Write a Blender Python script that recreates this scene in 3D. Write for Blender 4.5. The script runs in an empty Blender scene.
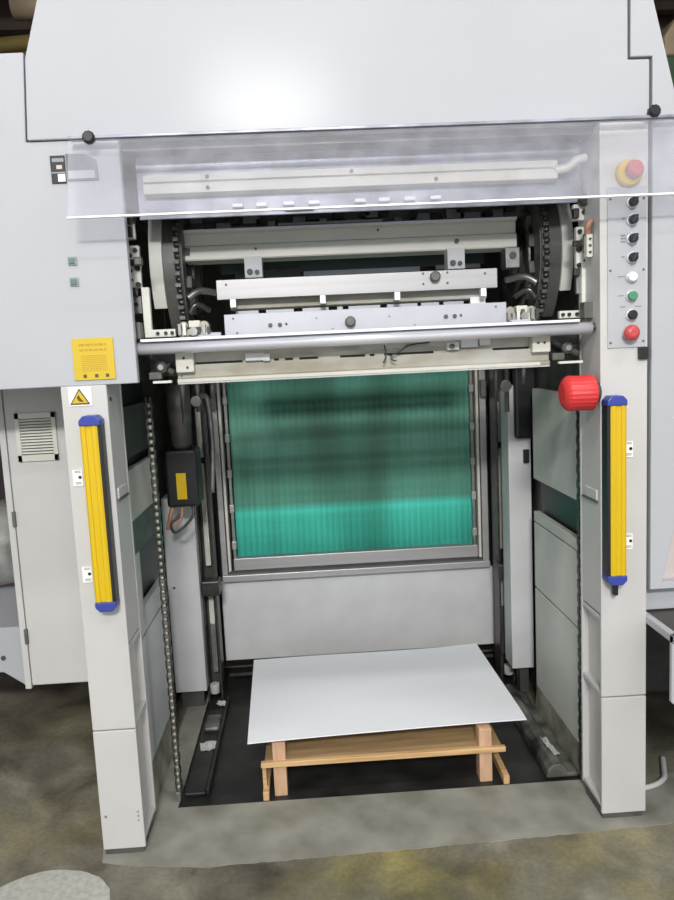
import bpy, bmesh, math, random
from mathutils import Vector, Matrix
R = math.radians
random.seed(7)
sc = bpy.context.scene
C = sc.collection

# ------------------------------------------------------------------ materials
def new_mat(name):
    m = bpy.data.materials.new(name); m.use_nodes = True
    nt = m.node_tree; b = nt.nodes['Principled BSDF']
    return m, nt, b
def mat(name, col, rough=.5, metal=0., var=.0, scale=8., bump=0., col2=None, spec=.5, stretch=(1,1,1)):
    m, nt, b = new_mat(name)
    b.inputs['Base Color'].default_value = (*col, 1); b.inputs['Roughness'].default_value = rough
    b.inputs['Metallic'].default_value = metal; b.inputs['Specular IOR Level'].default_value = spec
    if var or bump or col2:
        tc = nt.nodes.new('ShaderNodeTexCoord'); mp = nt.nodes.new('ShaderNodeMapping')
        mp.inputs['Scale'].default_value = stretch
        nt.links.new(tc.outputs['Object'], mp.inputs['Vector'])
        n = nt.nodes.new('ShaderNodeTexNoise'); n.inputs['Scale'].default_value = scale; n.inputs['Detail'].default_value = 6
        nt.links.new(mp.outputs['Vector'], n.inputs['Vector'])
        r = nt.nodes.new('ShaderNodeValToRGB')
        c2 = col2 if col2 else tuple(c*(1-var) for c in col)
        r.color_ramp.elements[0].position = .35; r.color_ramp.elements[0].color = (*c2, 1)
        r.color_ramp.elements[1].position = .65; r.color_ramp.elements[1].color = (*col, 1)
        nt.links.new(n.outputs['Fac'], r.inputs['Fac']); nt.links.new(r.outputs['Color'], b.inputs['Base Color'])
        if bump:
            bp = nt.nodes.new('ShaderNodeBump'); bp.inputs['Strength'].default_value = bump; bp.inputs['Distance'].default_value = .01
            nt.links.new(n.outputs['Fac'], bp.inputs['Height']); nt.links.new(bp.outputs['Normal'], b.inputs['Normal'])
    return m
M = {}
M['paint'] = mat('white_paint', (.445, .455, .482), .2, spec=.05, var=.03, scale=3)
M['paint_post'] = mat('cream_paint', (.55, .54, .525), .42, var=.05, scale=5)
M['paint_in'] = mat('aged_white_paint', (.58, .59, .595), .5, var=.10, scale=6)
M['paint_grey'] = mat('grey_green_paint', (.62, .63, .58), .5, var=.12, scale=5)
M['beige'] = mat('beige_enamel', (.66, .65, .57), .4, var=.14, scale=9, stretch=(.3, 1, 1))
M['beige2'] = mat('greasy_beige_enamel', (.46, .45, .41), .4, col2=(.27, .24, .17), scale=10, stretch=(.4, 1, 1))
M['alu'] = mat('brushed_aluminium', (.42, .415, .42), .4, .35, var=.12, scale=12, stretch=(.1, 1, 3))
M['alu_white'] = mat('pale_anodised_aluminium', (.47, .475, .52), .35, .15, var=.06, scale=10)
M['chrome'] = mat('polished_roll', (.72, .72, .77), .25, .4)
M['steel'] = mat('dull_steel', (.34, .34, .33), .4, .8, var=.3, scale=25)
M['steel_blue'] = mat('blue_grey_sheet_steel', (.36, .38, .45), .4, .2, var=.55, scale=9)
M['iron'] = mat('oily_cast_iron', (.065, .065, .06), .35, .4, var=.5, scale=20)
M['dark'] = mat('dark_interior_metal', (.085, .085, .08), .5, .2, var=.4, scale=8)
M['dark_grey'] = mat('dark_grey_casting', (.16, .16, .145), .5, .3, var=.4, scale=15)
M['black'] = mat('black_plastic', (.012, .012, .014), .4)
M['yellow'] = mat('safety_yellow', (.64, .43, .004), .4, var=.04, scale=5)
M['blue'] = mat('cobalt_blue_plastic', (.035, .055, .30), .4)
M['red'] = mat('red_plastic', (.62, .035, .037), .5)
M['red_glow'] = mat('red_mushroom_plastic', (.52, .07, .07), .35)
M['green_btn'] = mat('green_button', (.07, .25, .13), .35)
M['white_btn'] = mat('white_button', (.8, .8, .82), .3)
M['sign_yellow'] = mat('sign_yellow', (.60, .43, .02), .5, var=.05, scale=10)
M['ink'] = mat('brown_black_ink', (.10, .06, .01), .6)
M['ink_soft'] = mat('amber_ink', (.48, .28, .015), .6)
M['ink_grey'] = mat('grey_ink', (.22, .22, .24), .6)
M['sticker'] = mat('white_sticker', (.85, .85, .84), .5)
M['label_grey'] = mat('grey_label', (.26, .27, .30), .5)
M['wood'] = mat('pine_wood', (.66, .44, .22), .6, col2=(.50, .30, .13), scale=5, stretch=(1, 12, 12))
M['wood_pink'] = mat('end_grain_pine', (.62, .40, .26), .65, col2=(.50, .30, .18), scale=7, stretch=(6, 6, 1))
M['ply'] = mat('plywood', (.42, .29, .15), .6, col2=(.30, .20, .10), scale=4, stretch=(1, 8, 1))
M['dark_teal'] = mat('dark_teal_steel', (.05, .075, .07), .4, .3)
M['guide_white'] = mat('guide_white', (.70, .70, .64), .4, var=.06, scale=6)
M['chain_steel'] = mat('oily_chain_steel', (.16, .16, .15), .3, .7, var=.5, scale=40)
M['steel_lt'] = mat('worn_roller_steel', (.32, .31, .26), .4, .4)
M['foot_grey'] = mat('grimy_foot_steel', (.10, .095, .085), .6, var=.4, scale=20)
M['lens_green'] = mat('unlit_green_lens', (.10, .21, .15), .3)
M['brown_wall'] = mat('brown_rear_wall', (.26, .17, .13), .8, var=.6, scale=1.2)
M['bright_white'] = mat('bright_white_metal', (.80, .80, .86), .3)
M['rim_grey'] = mat('dark_grey_rim', (.13, .13, .12), .45, .2, var=.3, scale=10)
M['plate_grey'] = mat('engraved_grey_plate', (.13, .14, .155), .4)
M['label_pale'] = mat('pale_label_field', (.42, .42, .43), .5)
M['card'] = mat('white_board', (.89, .90, .94), .42)
M['pit'] = mat('oily_black_plate', (.035, .035, .033), .42, .2, col2=(.012, .012, .012), scale=7, bump=.25)
M['pit_grey'] = mat('scuffed_grey_plate', (.20, .20, .175), .38, .3, col2=(.03, .03, .03), scale=12, bump=.3)
M['wood_olive'] = mat('olive_grey_runner', (.34, .33, .27), .6, col2=(.13, .13, .10), scale=9)
M['scrap'] = mat('pale_scrap_film', (.46, .46, .46), .3)
M['cable'] = mat('grey_cable_sheath', (.55, .55, .53), .45)
M['cable_dark'] = mat('dark_cable_sheath', (.03, .03, .03), .4)
M['copper'] = mat('copper_tan_insulation', (.42, .22, .14), .5)
M['disc'] = mat('whitened_concrete', (.46, .46, .42), .8, col2=(.36, .36, .32), scale=60)
M['ceiling'] = mat('soot_brown_roof', (.09, .065, .05), .8, var=.5, scale=1.5)
M['duct'] = mat('ochre_duct', (.22, .165, .045), .5, var=.4, scale=3)
M['tan'] = mat('tan_board', (.42, .33, .22), .7, var=.3, scale=3)
M['plum'] = mat('dull_plum_paint', (.10, .06, .07), .6, var=.3, scale=3)
M['green_dk'] = mat('dull_green_paint', (.06, .12, .06), .6, var=.4, scale=4)
M['film'] = mat('crumpled_grey_film', (.36, .36, .34), .4, col2=(.16, .16, .15), scale=10, bump=.5)
M['table'] = mat('brown_black_table_top', (.085, .075, .07), .5, var=.25, scale=6)
M['pinkish'] = mat('pinkish_beige_panel', (.55, .48, .46), .5)

def screen_mat():
    m, nt, b = new_mat('teal_strand_curtain')
    N = nt.nodes.new; L = nt.links.new
    tc = N('ShaderNodeTexCoord')
    def noise(sx, sy, sz, sc_, d=3):
        mp = N('ShaderNodeMapping'); mp.inputs['Scale'].default_value = (sx, sy, sz); L(tc.outputs['Object'], mp.inputs['Vector'])
        n = N('ShaderNodeTexNoise'); n.inputs['Scale'].default_value = sc_; n.inputs['Detail'].default_value = d
        L(mp.outputs['Vector'], n.inputs['Vector']); return n.outputs['Fac']
    def ramp(f, a, ca, bb, cb):
        r = N('ShaderNodeValToRGB'); r.color_ramp.elements[0].position = a; r.color_ramp.elements[0].color = (*ca, 1)
        r.color_ramp.elements[1].position = bb; r.color_ramp.elements[1].color = (*cb, 1); L(f, r.inputs['Fac']); return r.outputs['Color']
    def mul(a, c, f=1.):
        x = N('ShaderNodeMix'); x.data_type = 'RGBA'; x.blend_type = 'MULTIPLY'; x.inputs['Factor'].default_value = f
        L(a, x.inputs[6]); L(c, x.inputs[7]); return x.outputs[2]
    upper_tone = ramp(noise(1, 1, .15, 6), .35, (.10, .31, .225), .7, (.13, .39, .30))
    lower_tone = ramp(noise(1, 1, .15, 6), .35, (.09, .78, .64), .7, (.11, .88, .74))
    # the lowest strip of the curtain is brighter teal, the rest darker grey-green
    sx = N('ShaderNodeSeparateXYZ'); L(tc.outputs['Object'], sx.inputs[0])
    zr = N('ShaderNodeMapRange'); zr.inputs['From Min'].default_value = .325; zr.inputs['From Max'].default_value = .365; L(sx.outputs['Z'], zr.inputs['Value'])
    mz = N('ShaderNodeMix'); mz.data_type = 'RGBA'; L(zr.outputs['Result'], mz.inputs[0]); L(lower_tone, mz.inputs[6]); L(upper_tone, mz.inputs[7]); base = mz.outputs[2]
    st = ramp(noise(1, 1, .01, 130), .3, (.86, .88, .86), .7, (1, 1, 1))
    bd = ramp(noise(.05, 1, 1, 9, 2), .38, (.86, .86, .80), .6, (1, 1, 1))
    gr = ramp(noise(1, 1, .1, 4, 1), .34, (.72, .68, .66), .5, (1, 1, 1))
    L(mul(mul(mul(base, st), bd), gr), b.inputs['Base Color']); b.inputs['Roughness'].default_value = .6
    return m
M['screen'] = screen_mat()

def floor_mat():
    m, nt, b = new_mat('stained_concrete')
    N = nt.nodes.new; L = nt.links.new
    tc = N('ShaderNodeTexCoord')
    def noise(s, d=6, w=0.):
        n = N('ShaderNodeTexNoise'); n.inputs['Scale'].default_value = s; n.inputs['Detail'].default_value = d
        n.inputs['Distortion'].default_value = w; L(tc.outputs['Object'], n.inputs['Vector']); return n.outputs['Fac']
    def ramp(f, *st):
        r = N('ShaderNodeValToRGB'); e = r.color_ramp.elements
        while len(e) < len(st): e.new(.5)
        for k, (p, c) in enumerate(st): e[k].position = p; e[k].color = (*c, 1)
        L(f, r.inputs['Fac']); return r.outputs['Color']
    base = ramp(noise(3.6, 9, .6), (.32, (.07, .062, .046)), (.46, (.155, .142, .108)), (.58, (.21, .198, .152)), (.72, (.32, .305, .25)))
    olive = ramp(noise(5, 7, .5), (.38, (.12, .11, .055)), (.62, (.33, .285, .105)))
    fac = ramp(noise(1.9, 4, .3), (.47, (0, 0, 0)), (.62, (.75, .75, .75)))
    # the olive stain lies in front of the press, between the two posts
    sep = N('ShaderNodeVectorMath'); sep.operation = 'DISTANCE'; sep.inputs[1].default_value = (.0, -.35, 0)
    L(tc.outputs['Object'], sep.inputs[0])
    mr = N('ShaderNodeMapRange'); mr.inputs['From Min'].default_value = .25; mr.inputs['From Max'].default_value = 1.1
    mr.inputs['To Min'].default_value = 1.15; mr.inputs['To Max'].default_value = .35; L(sep.outputs['Value'], mr.inputs['Value'])
    mm = N('ShaderNodeMath'); mm.operation = 'MULTIPLY'; L(fac, mm.inputs[0]); L(mr.outputs['Result'], mm.inputs[1]); mm.use_clamp = True
    mx = N('ShaderNodeMix'); mx.data_type = 'RGBA'; L(mm.outputs[0], mx.inputs[0]); L(base, mx.inputs[6]); L(olive, mx.inputs[7])
    grain = ramp(noise(70, 3), (.3, (.82, .82, .82)), (.7, (1.08, 1.08, 1.08)))
    x = N('ShaderNodeMix'); x.data_type = 'RGBA'; x.blend_type = 'MULTIPLY'; x.inputs[0].default_value = 1
    L(mx.outputs[2], x.inputs[6]); L(grain, x.inputs[7]); L(x.outputs[2], b.inputs['Base Color'])
    b.inputs['Roughness'].default_value = .5
    bp = N('ShaderNodeBump'); bp.inputs['Strength'].default_value = .2; bp.inputs['Distance'].default_value = .004
    L(noise(30, 5), bp.inputs['Height']); L(bp.outputs['Normal'], b.inputs['Normal'])
    return m
M['floor'] = floor_mat()
M['pad'] = mat('worn_grey_concrete', (.31, .305, .265), .65, col2=(.20, .195, .16), scale=7, bump=.15)

def acrylic():
    m = bpy.data.materials.new('hazy_clear_acrylic'); m.use_nodes = True
    nt = m.node_tree; nt.nodes.clear(); N = nt.nodes.new; L = nt.links.new
    out = N('ShaderNodeOutputMaterial'); t = N('ShaderNodeBsdfTransparent'); t.inputs['Color'].default_value = (.97, .97, .985, 1)
    d = N('ShaderNodeBsdfDiffuse'); d.inputs['Color'].default_value = (.80, .81, .88, 1)
    g = N('ShaderNodeBsdfGlossy'); g.inputs['Roughness'].default_value = .05; g.inputs['Color'].default_value = (1, 1, 1, 1)
    tc = N('ShaderNodeTexCoord'); n = N('ShaderNodeTexNoise'); n.inputs['Scale'].default_value = 14; n.inputs['Detail'].default_value = 6
    L(tc.outputs['Object'], n.inputs['Vector'])
    mr = N('ShaderNodeMapRange'); mr.inputs['To Min'].default_value = .05; mr.inputs['To Max'].default_value = .22; L(n.outputs['Fac'], mr.inputs['Value'])
    m1 = N('ShaderNodeMixShader'); L(mr.outputs['Result'], m1.inputs[0]); L(t.outputs[0], m1.inputs[1]); L(d.outputs[0], m1.inputs[2])
    m2 = N('ShaderNodeMixShader'); m2.inputs[0].default_value = .05; L(m1.outputs[0], m2.inputs[1]); L(g.outputs[0], m2.inputs[2])
    L(m2.outputs[0], out.inputs['Surface'])
    return m
M['acrylic'] = acrylic()
M['acrylic_edge'] = mat('acrylic_edge', (.9, .9, .92), .3)
def emis(name, col, s):
    m, nt, b = new_mat(name); b.inputs['Base Color'].default_value = (*col, 1)
    b.inputs['Emission Color'].default_value = (*col, 1); b.inputs['Emission Strength'].default_value = s
    return m
M['tube'] = emis('lit_tube', (1, .98, .94), 9)

# ------------------------------------------------------------------ mesh helpers
class MB:
    def __init__(s): s.bm = bmesh.new()
    def box(s, x0, x1, y0, y1, z0, z1, rot=None, about=None):
        vs = [s.bm.verts.new((x, y, z)) for x in (x0, x1) for y in (y0, y1) for z in (z0, z1)]
        for f in ((0,1,3,2),(4,6,7,5),(0,4,5,1),(2,3,7,6),(0,2,6,4),(1,5,7,3)): s.bm.faces.new([vs[i] for i in f])
        if rot: bmesh.ops.rotate(s.bm, verts=vs, cent=about or ((x0+x1)/2, (y0+y1)/2, (z0+z1)/2), matrix=rot)
        return s
    def prism(s, pts, axis, a, b):
        """pts: polygon in the two other axes (order x,y,z without axis) swept from a to b"""
        def P(p, t):
            q = list(p); q.insert(axis, t); return q
        A = [s.bm.verts.new(P(p, a)) for p in pts]; B = [s.bm.verts.new(P(p, b)) for p in pts]
        n = len(pts)
        s.bm.faces.new(A); s.bm.faces.new(B[::-1])
        for i in range(n): s.bm.faces.new((A[i], B[i], B[(i+1) % n], A[(i+1) % n]))
        return s
    def lathe(s, prof, c, axis, seg=24, flute=0.):
        """prof: list of (radius, distance along axis) from c"""
        ax = Vector(axis).normalized(); u = ax.orthogonal().normalized(); v = ax.cross(u); c = Vector(c)
        rings = []
        for r, t in prof:
            rings.append([s.bm.verts.new(c + ax*t + (u*math.cos(2*math.pi*k/seg) + v*math.sin(2*math.pi*k/seg))*(r*(1 - flute*(k % 2)))) for k in range(seg)])
        for a, b in zip(rings, rings[1:]):
            for k in range(seg):
                f = s.bm.faces.new((a[k], a[(k+1) % seg], b[(k+1) % seg], b[k])); f.smooth = True
        s.bm.faces.new(rings[0][::-1]); s.bm.faces.new(rings[-1])
        return s
    def cyl(s, p0, p1, r, seg=16):
        p0 = Vector(p0); p1 = Vector(p1); return s.lathe([(r, 0), (r, (p1-p0).length)], p0, p1-p0, seg)
    def tube(s, pts, r, seg=8, n=6):
        P = [Vector(p) for p in pts]; out = []
        for i in range(len(P)-1):
            a = P[max(i-1, 0)]; b = P[i]; c = P[i+1]; d = P[min(i+2, len(P)-1)]
            for k in range(n):
                t = k/n
                out.append(.5*((2*b) + (c-a)*t + (2*a-5*b+4*c-d)*t*t + (3*b-a-3*c+d)*t**3))
        out.append(P[-1]); rings = []; u = None
        for i, p in enumerate(out):
            d = (out[min(i+1, len(out)-1)] - out[max(i-1, 0)]).normalized()
            u = d.orthogonal().normalized() if u is None else (u - d*u.dot(d)).normalized()
            v = d.cross(u)
            rings.append([s.bm.verts.new(p + (u*math.cos(2*math.pi*k/seg) + v*math.sin(2*math.pi*k/seg))*r) for k in range(seg)])
        for a, b in zip(rings, rings[1:]):
            for k in range(seg):
                f = s.bm.faces.new((a[k], a[(k+1) % seg], b[(k+1) % seg], b[k])); f.smooth = True
        s.bm.faces.new(rings[0][::-1]); s.bm.faces.new(rings[-1])
        return s
    def build(s, name, m, parent=None, bevel=0.0015, origin=None):
        bm = s.bm; bmesh.ops.recalc_face_normals(bm, faces=bm.faces)
        if parent is not None:
            org = world_of(parent)
        else:
            lo = Vector([min(v.co[i] for v in bm.verts) for i in range(3)]); hi = Vector([max(v.co[i] for v in bm.verts) for i in range(3)])
            org = Vector(origin) if origin else Vector(((lo.x+hi.x)/2, (lo.y+hi.y)/2, lo.z))
        bmesh.ops.translate(bm, verts=bm.verts, vec=-org)
        me = bpy.data.meshes.new(name); bm.to_mesh(me); bm.free()
        me.materials.append(M[m] if isinstance(m, str) else m)
        o = bpy.data.objects.new(name, me); C.objects.link(o)
        if parent is not None: o.parent = parent
        else: o.location = org
        if bevel:
            b = o.modifiers.new('edge', 'BEVEL'); b.width = bevel; b.segments = 2; b.limit_method = 'ANGLE'; b.angle_limit = R(40)
        return o
def world_of(o):
    v = Vector((0, 0, 0))
    while o is not None: v = v + o.location; o = o.parent
    return v
def box(*a, **k): return MB().box(*a, **k)
def tag(o, label=None, cat=None, group=None, kind=None):
    if label: o['label'] = label
    if cat: o['category'] = cat
    if group: o['group'] = group
    if kind: o['kind'] = kind
    return o
def thing(name, loc, label, cat, group=None):
    o = bpy.data.objects.new(name, None); C.objects.link(o); o.location = loc; o.empty_display_size = .05
    return tag(o, label, cat, group)
def dup(root, loc):
    r = root.copy(); C.objects.link(r); r.location = loc
    for ch in list(root.children):
        c = ch.copy(); C.objects.link(c); c.parent = r
        for g in list(ch.children):
            d = g.copy(); C.objects.link(d); d.parent = c
    return r
RX = lambda a: Matrix.Rotation(R(a), 3, 'X')
RY = lambda a: Matrix.Rotation(R(a), 3, 'Y')
RZ = lambda a: Matrix.Rotation(R(a), 3, 'Z')

# ------------------------------------------------------------------ setting
FZ = -.018                                          # floor level
PX0, PX1, PY0, PY1 = -.69, .78, .235, 1.45           # pit rectangle
f = MB()
f.box(-6, 6, -8, PY0, -.2, FZ).box(-6, 6, PY1, 8, -.2, FZ).box(-6, PX0, PY0, PY1, -.2, FZ).box(PX1, 6, PY0, PY1, -.2, FZ).box(PX0, PX1, PY0, PY1, -.2, -.045)
tag(f.build('floor', 'floor', bevel=0, origin=(0, 0, 0)), kind='structure')
pd = MB(); rn = random.Random(21); edge = [(-.90, .03), (-.885, -.035), (-.775, -.06), (-.56, -.09), (-.27, -.085), (.27, -.07), (.72, -.055), (1.05, -.04), (1.6, -.02)]
front = []
for (xa, ya), (xb, yb) in zip(edge, edge[1:]):
    n = max(2, int((xb-xa)/.02))
    for k in range(n): front.append((xa+(xb-xa)*k/n + rn.uniform(-.003, .003), ya+(yb-ya)*k/n + rn.uniform(-.003, .003)))
pd.prism(front + [(1.6, PY0), (-.90, PY0)], 2, FZ-.01, FZ+.0015)
tag(pd.build('floor_pad', 'pad', bevel=0, origin=(0, 0, 0)), kind='structure')
pd = box(-.78, PX0, PY0+.0005, 1.2, FZ-.01, FZ+.0015)
tag(pd.build('trim_1', 'pad', bevel=0, origin=(0, 0, 0)), kind='structure')
tag(box(-6, 6, -8, 8, 5.4, 5.5).build('ceiling', 'ceiling', bevel=0), kind='structure')
tag(box(-6, 6, 6.5, 6.6, 0, 5.4).build('wall_back', 'brown_wall', bevel=0), kind='structure')
tag(box(-4.9, -4.8, -.5, 6.5, 0, 5.4).build('added_wall_left', 'plum', bevel=0), kind='structure')  # dark side wall added out of view to cut the ambient light
tag(box(4.8, 4.9, -.5, 6.5, 0, 5.4).build('added_wall_right', 'plum', bevel=0), kind='structure')  # matching unseen wall, added to cut ambient light from the right
pit = MB(); pit.box(PX0+.002, PX1-.002, PY0+.002, PY1-.002, -.04, -.022)
pt = pit.build('pit_plate', 'pit', bevel=0)
tag(pt, 'oily black steel plate sunk in the floor under the pallet', 'floor plate')

# ceiling joists and stored things seen over the press corners
jo = MB()
for y in (1.5, 3, 4.5, 6): jo.box(-6, 6, y, y+.12, 5.1, 5.4)
tag(jo.build('ceiling_beams', 'ceiling', bevel=0), kind='structure')
d = MB().cyl((-6, 3.3, 3.60), (-1.95, 3.3, 3.85), .05, 24).build('ventilation_duct', 'duct', bevel=0)
tag(d, 'ochre pipe duct in the dark beyond the housing\'s top left corner', 'duct')
d = MB().cyl((-2.15, 3.6, 4.22), (-1.6, 3.6, 4.22), .09, 24).build('ventilation_duct', 'tan', bevel=0)
tag(d, 'dim tan pipe duct high under the dark roof at top left', 'duct')
t = thing('storage_rack', (2.75, 3.2, 0), 'dark rack with tan board beyond the housing\'s top right corner', 'rack')
box(1.9, 2.0, 3.2, 3.3, 0, 3.9).build('upright', 'plum', t); box(3.5, 3.6, 3.2, 3.3, 0, 3.9).build('upright', 'plum', t)
box(1.9, 3.6, 3.1, 3.9, 3.30, 3.35).build('shelf', 'plum', t); box(1.9, 3.6, 3.1, 3.9, 2.3, 2.36).build('shelf', 'plum', t)
b = box(2.42, 2.95, 3.15, 3.8, 3.351, 3.57).build('storage_box', 'green_dk', bevel=.02); tag(b, 'dull green box on the rack beyond the top right corner', 'box')
b = MB().prism([(2.50, 3.571), (3.0, 3.571), (3.0, 3.86), (2.60, 3.84), (2.50, 3.70)], 1, 3.15, 3.8).build('storage_box', 'tan', bevel=.02); tag(b, 'tan board box stacked on the dull green box at the top right', 'box')

# ------------------------------------------------------------------ press housing
H = thing('press_housing', (0, .8, 0), 'tall white sheet-metal press housing around the open delivery bay', 'printing press')
hd = MB().prism([(-.915, 2.213), (.903, 2.213), (.903, 2.379), (.838, 2.379), (.838, 2.78), (-.793, 2.78), (-.900, 2.435)], 1, -.008, 1.7)
tag(hd.build('hood', 'paint', H, .004))
cr = MB().prism([(.912, 2.213), (.998, 2.213), (.853, 2.78), (.846, 2.78), (.846, 2.386), (.912, 2.386)], 1, -.008, 1.7)
cr.build('hood_corner_panel', 'paint', H, .003)
lp = MB().prism([(-1.7, 1.506), (-.658, 1.506), (-.658, 2.2105), (-.922, 2.2105), (-.905, 2.455), (-1.7, 2.45)], 1, 0, .03)
lp.build('left_front_panel', 'paint', H, .003)
MB().prism([(-1.7, 1.52), (-1.0, 1.52), (-1.0, 2.44), (-1.7, 2.44)], 1, .031, 1.7).build('left_side_cover', 'paint', H, .003)
rp = MB().prism([(.914, .768), (.948, .768), (1.10, 1.45), (1.7, 1.45), (1.7, 2.209), (.914, 2.209)], 1, -.006, .03)
rp.build('right_front_panel', 'paint', H, .003)
box(.93, 1.7, .034, .05, .79, 1.5).build('right_recess_panel', 'pinkish', H, 0)
box(.92, 1.7, -.004, .045, .768, .79).build('right_recess_sill', 'paint', H, .002)
box(.915, 1.7, .05, .07, .682, 1.5).build('right_lower_wall', 'paint', H, 0)
# inner liner of the bay (upper part), roof and rear
box(-.86, -.838, .19, 1.5, FZ+.002, 2.205).build('inner_wall', 'dark_grey', H, 0)
box(.838, .86, .19, 1.5, FZ+.002, 2.205).build('inner_wall', 'dark_grey', H, 0)
box(-.83, .85, 1.46, 1.50, .0, 2.21).build('rear_bulkhead', 'dark', H, 0)
box(-.83, .85, .05, 1.5, 2.19, 2.212).build('inner_roof', 'dark', H, 0)
box(-.80, -.705, .19, .21, 1.506, 2.19).build('left_inner_web', 'dark_grey', H, 0)
# posts
def post(x0, x1, ztop, inner, ledge, side):
    up = MB()
    up.box(x0, x1, 0, .012, .413, ztop)
    up.box(x0, x1, .165, .18, .02, ztop)
    xs = (x1-.004, x1) if inner < 0 else (x0, x0+.004)          # inner edge plates
    ox = (x0, x0+.01) if inner < 0 else (x1-.01, x1)
    up.box(ox[0], ox[1], .012, .165, .413, ztop)
    si = (x1-.03, x1-.022) if inner < 0 else (x0+.022, x0+.03)   # recessed web
    up.box(si[0], si[1], .012, .165, .03, .70)
    ful = (x1-.012, x1-.001) if inner < 0 else (x0+.001, x0+.012)
    up.box(ful[0], ful[1], .0125, .1645, .69, ztop)
    r0, r1 = (x1-.03, x1-.001) if inner < 0 else (x0+.001, x0+.03)
    for z in (.03, .42, .675): up.box(r0, r1, .012, .165, z-.008, z+.008)
    a, b = (x1-.002, x1+.004) if inner < 0 else (x0-.004, x0+.002)
    o = up.build('front_post', 'paint_post', H, .0025)
    lo = MB(); lo.box(x0, x1, -.001, .012, .004, .409); lo.box(ox[0], ox[1], .012, .165, .004, .409)
    lo.build('post_foot_cover', 'paint_post', H, .0025)
    a, b = (x1-.001, x1+.005) if inner < 0 else (x0-.005, x0+.001)
    box(a, b, .02, .15, ledge-.006, ledge).build('notch_shadow', 'dark_grey', H, 0)  # dark strip stands in for the shadow line of the notch
    a, b = (x1-.012, x1+.003) if inner < 0 else (x0-.003, x0+.012)
    box(a, b, .03, .13, ledge, ledge+.035).build('post_ledge_block', 'paint_post', H, .004)
    box(x0+.004, x1-.008, .004, .15, FZ+.0015, .022).build('levelling_foot', 'foot_grey', H, .003)
post(-.889, -.753, 1.506, -1, 1.15, 'l')
post(.756, .904, 2.209, 1, 1.06, 'r')
box(-.7535, -.7515, .03, .042, 1.455, 1.467).build('post_hole', 'black', H, 0)
for x, z, r in ((-.768, .10, .0025), (-.768, .115, .0025), (-.768, .13, .0025), (-.872, .12, .004)):
    MB().cyl((x, -.003, z), (x, .002, z), r, 8).build('post_screw', 'steel', H, 0)
box(.872, .902, -.012, 0, 1.504, 1.542).build('panel_latch', 'black', H, .002)

# interior walls of the bay --------------------------------------------------
W = thing('bay_side_wall', (.79, .5, 0), 'grey panelled inner side wall of the bay beside the right-hand post', 'side panel')
for n, z0, z1, mm in (('upper_panel', 1.012, 1.39, 'paint_grey'), ('ledge_panel', .83, .872, 'paint_grey'), ('middle_panel', .545, .824, 'paint_grey'), ('lower_panel', .10, .537, 'paint_grey')):
    box(.782, .806, .265, .775, z0, z1).build(n, mm, W, .002)
box(.815, .83, .25, .775, .86, 1.02).build('slot_recess', 'black', W, 0)
box(.807, .814, .265, .775, .02, .86).build('backing_panel', 'paint_grey', W, 0)
MB().prism([(.806, .10), (.782, .10), (.775, -.0165), (.800, -.0165)], 1, .265, .775).build('kick_plate', 'wood_olive', W, .001)
W = thing('bay_side_wall', (-.79, .5, 0), 'grey panelled inner side wall of the bay beside the left-hand post', 'side panel')
for n, z0, z1, mm in (('upper_panel', 1.02, 1.20, 'paint_grey'), ('ledge_panel', .60, .69, 'paint_in'), ('lower_panel', .13, .59, 'paint_in')):
    box(-.806, -.782, .235, .74, z0, z1).build(n, mm, W, .002)
box(-.83, -.815, .23, .78, .55, 1.5).build('slot_recess', 'black', W, 0)
box(-.806, -.784, .235, .74, .90, 1.02).build('dark_panel', 'dark_grey', W, 0)
box(-.806, -.784, .235, .74, 1.24, 1.42).build('dark_panel', 'dark', W, 0)
box(-.806, -.782, .235, .36, .69, .90).build('slot_frame', 'paint_in', W, .001)
MB().prism([(-.806, .12), (-.782, .12), (-.772, -.0165), (-.80, -.0165)], 1, .235, .74).build('kick_plate', 'wood_olive', W, .001)

# grey cover box at the back left with motor above
t = thing('motor_cover', (-.75, 1.05, 0), 'tall grey cover box at the back left of the bay below the black motor', 'machine cover')
box(-.825, -.682, 1.0, 1.14, .063, .97).build('cover_shell', 'paint_in', t, .004)
box(-.80, -.70, 1.02, 1.12, -.0165, .063).build('foot', 'dark', t, 0)
MB().cyl((-.795, .997, .56), (-.795, 1.002, .56), .006, 10).build('screw', 'dark', t, 0)
t = thing('hoist_motor', (-.69, .85, .96), 'black hoist motor with yellow label at the back left of the bay', 'motor')
box(-.758, -.625, .80, .95, .965, 1.205).build('motor_body', 'black', t, .012)
box(-.712, -.672, .795, .80, 1.0, 1.11).build('rating_label', 'yellow', t, 0)
MB().lathe([(.03, 0), (.042, .02), (.042, .10), (.048, .11), (.048, .15), (.05, .16), (.05, .27)], (-.69, .86, 1.205), (0, 0, 1), 24).build('gear_cylinder', 'dark_grey', t, 0)
MB().tube([(-.66, .83, .965), (-.655, .82, .93), (-.69, .81, .885), (-.735, .80, .86), (-.745, .80, .90), (-.70, .82, .935)], .006).build('cable', 'cable_dark', t, 0)
MB().tube([(-.74, .83, .965), (-.75, .82, .93), (-.765, .82, .87)], .010).build('cable', 'copper', t, 0)
MB().tube([(-.70, .82, .965), (-.71, .81, .91), (-.755, .80, .885)], .006).build('cable', 'copper', t, 0)
MB().tube([(-.615, .84, 1.4), (-.60, .86, 1.42), (-.575, .9, 1.40), (-.57, .92, 1.2), (-.585, .92, 1.0)], .012).build('conduit', 'steel', t, 0)

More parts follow.
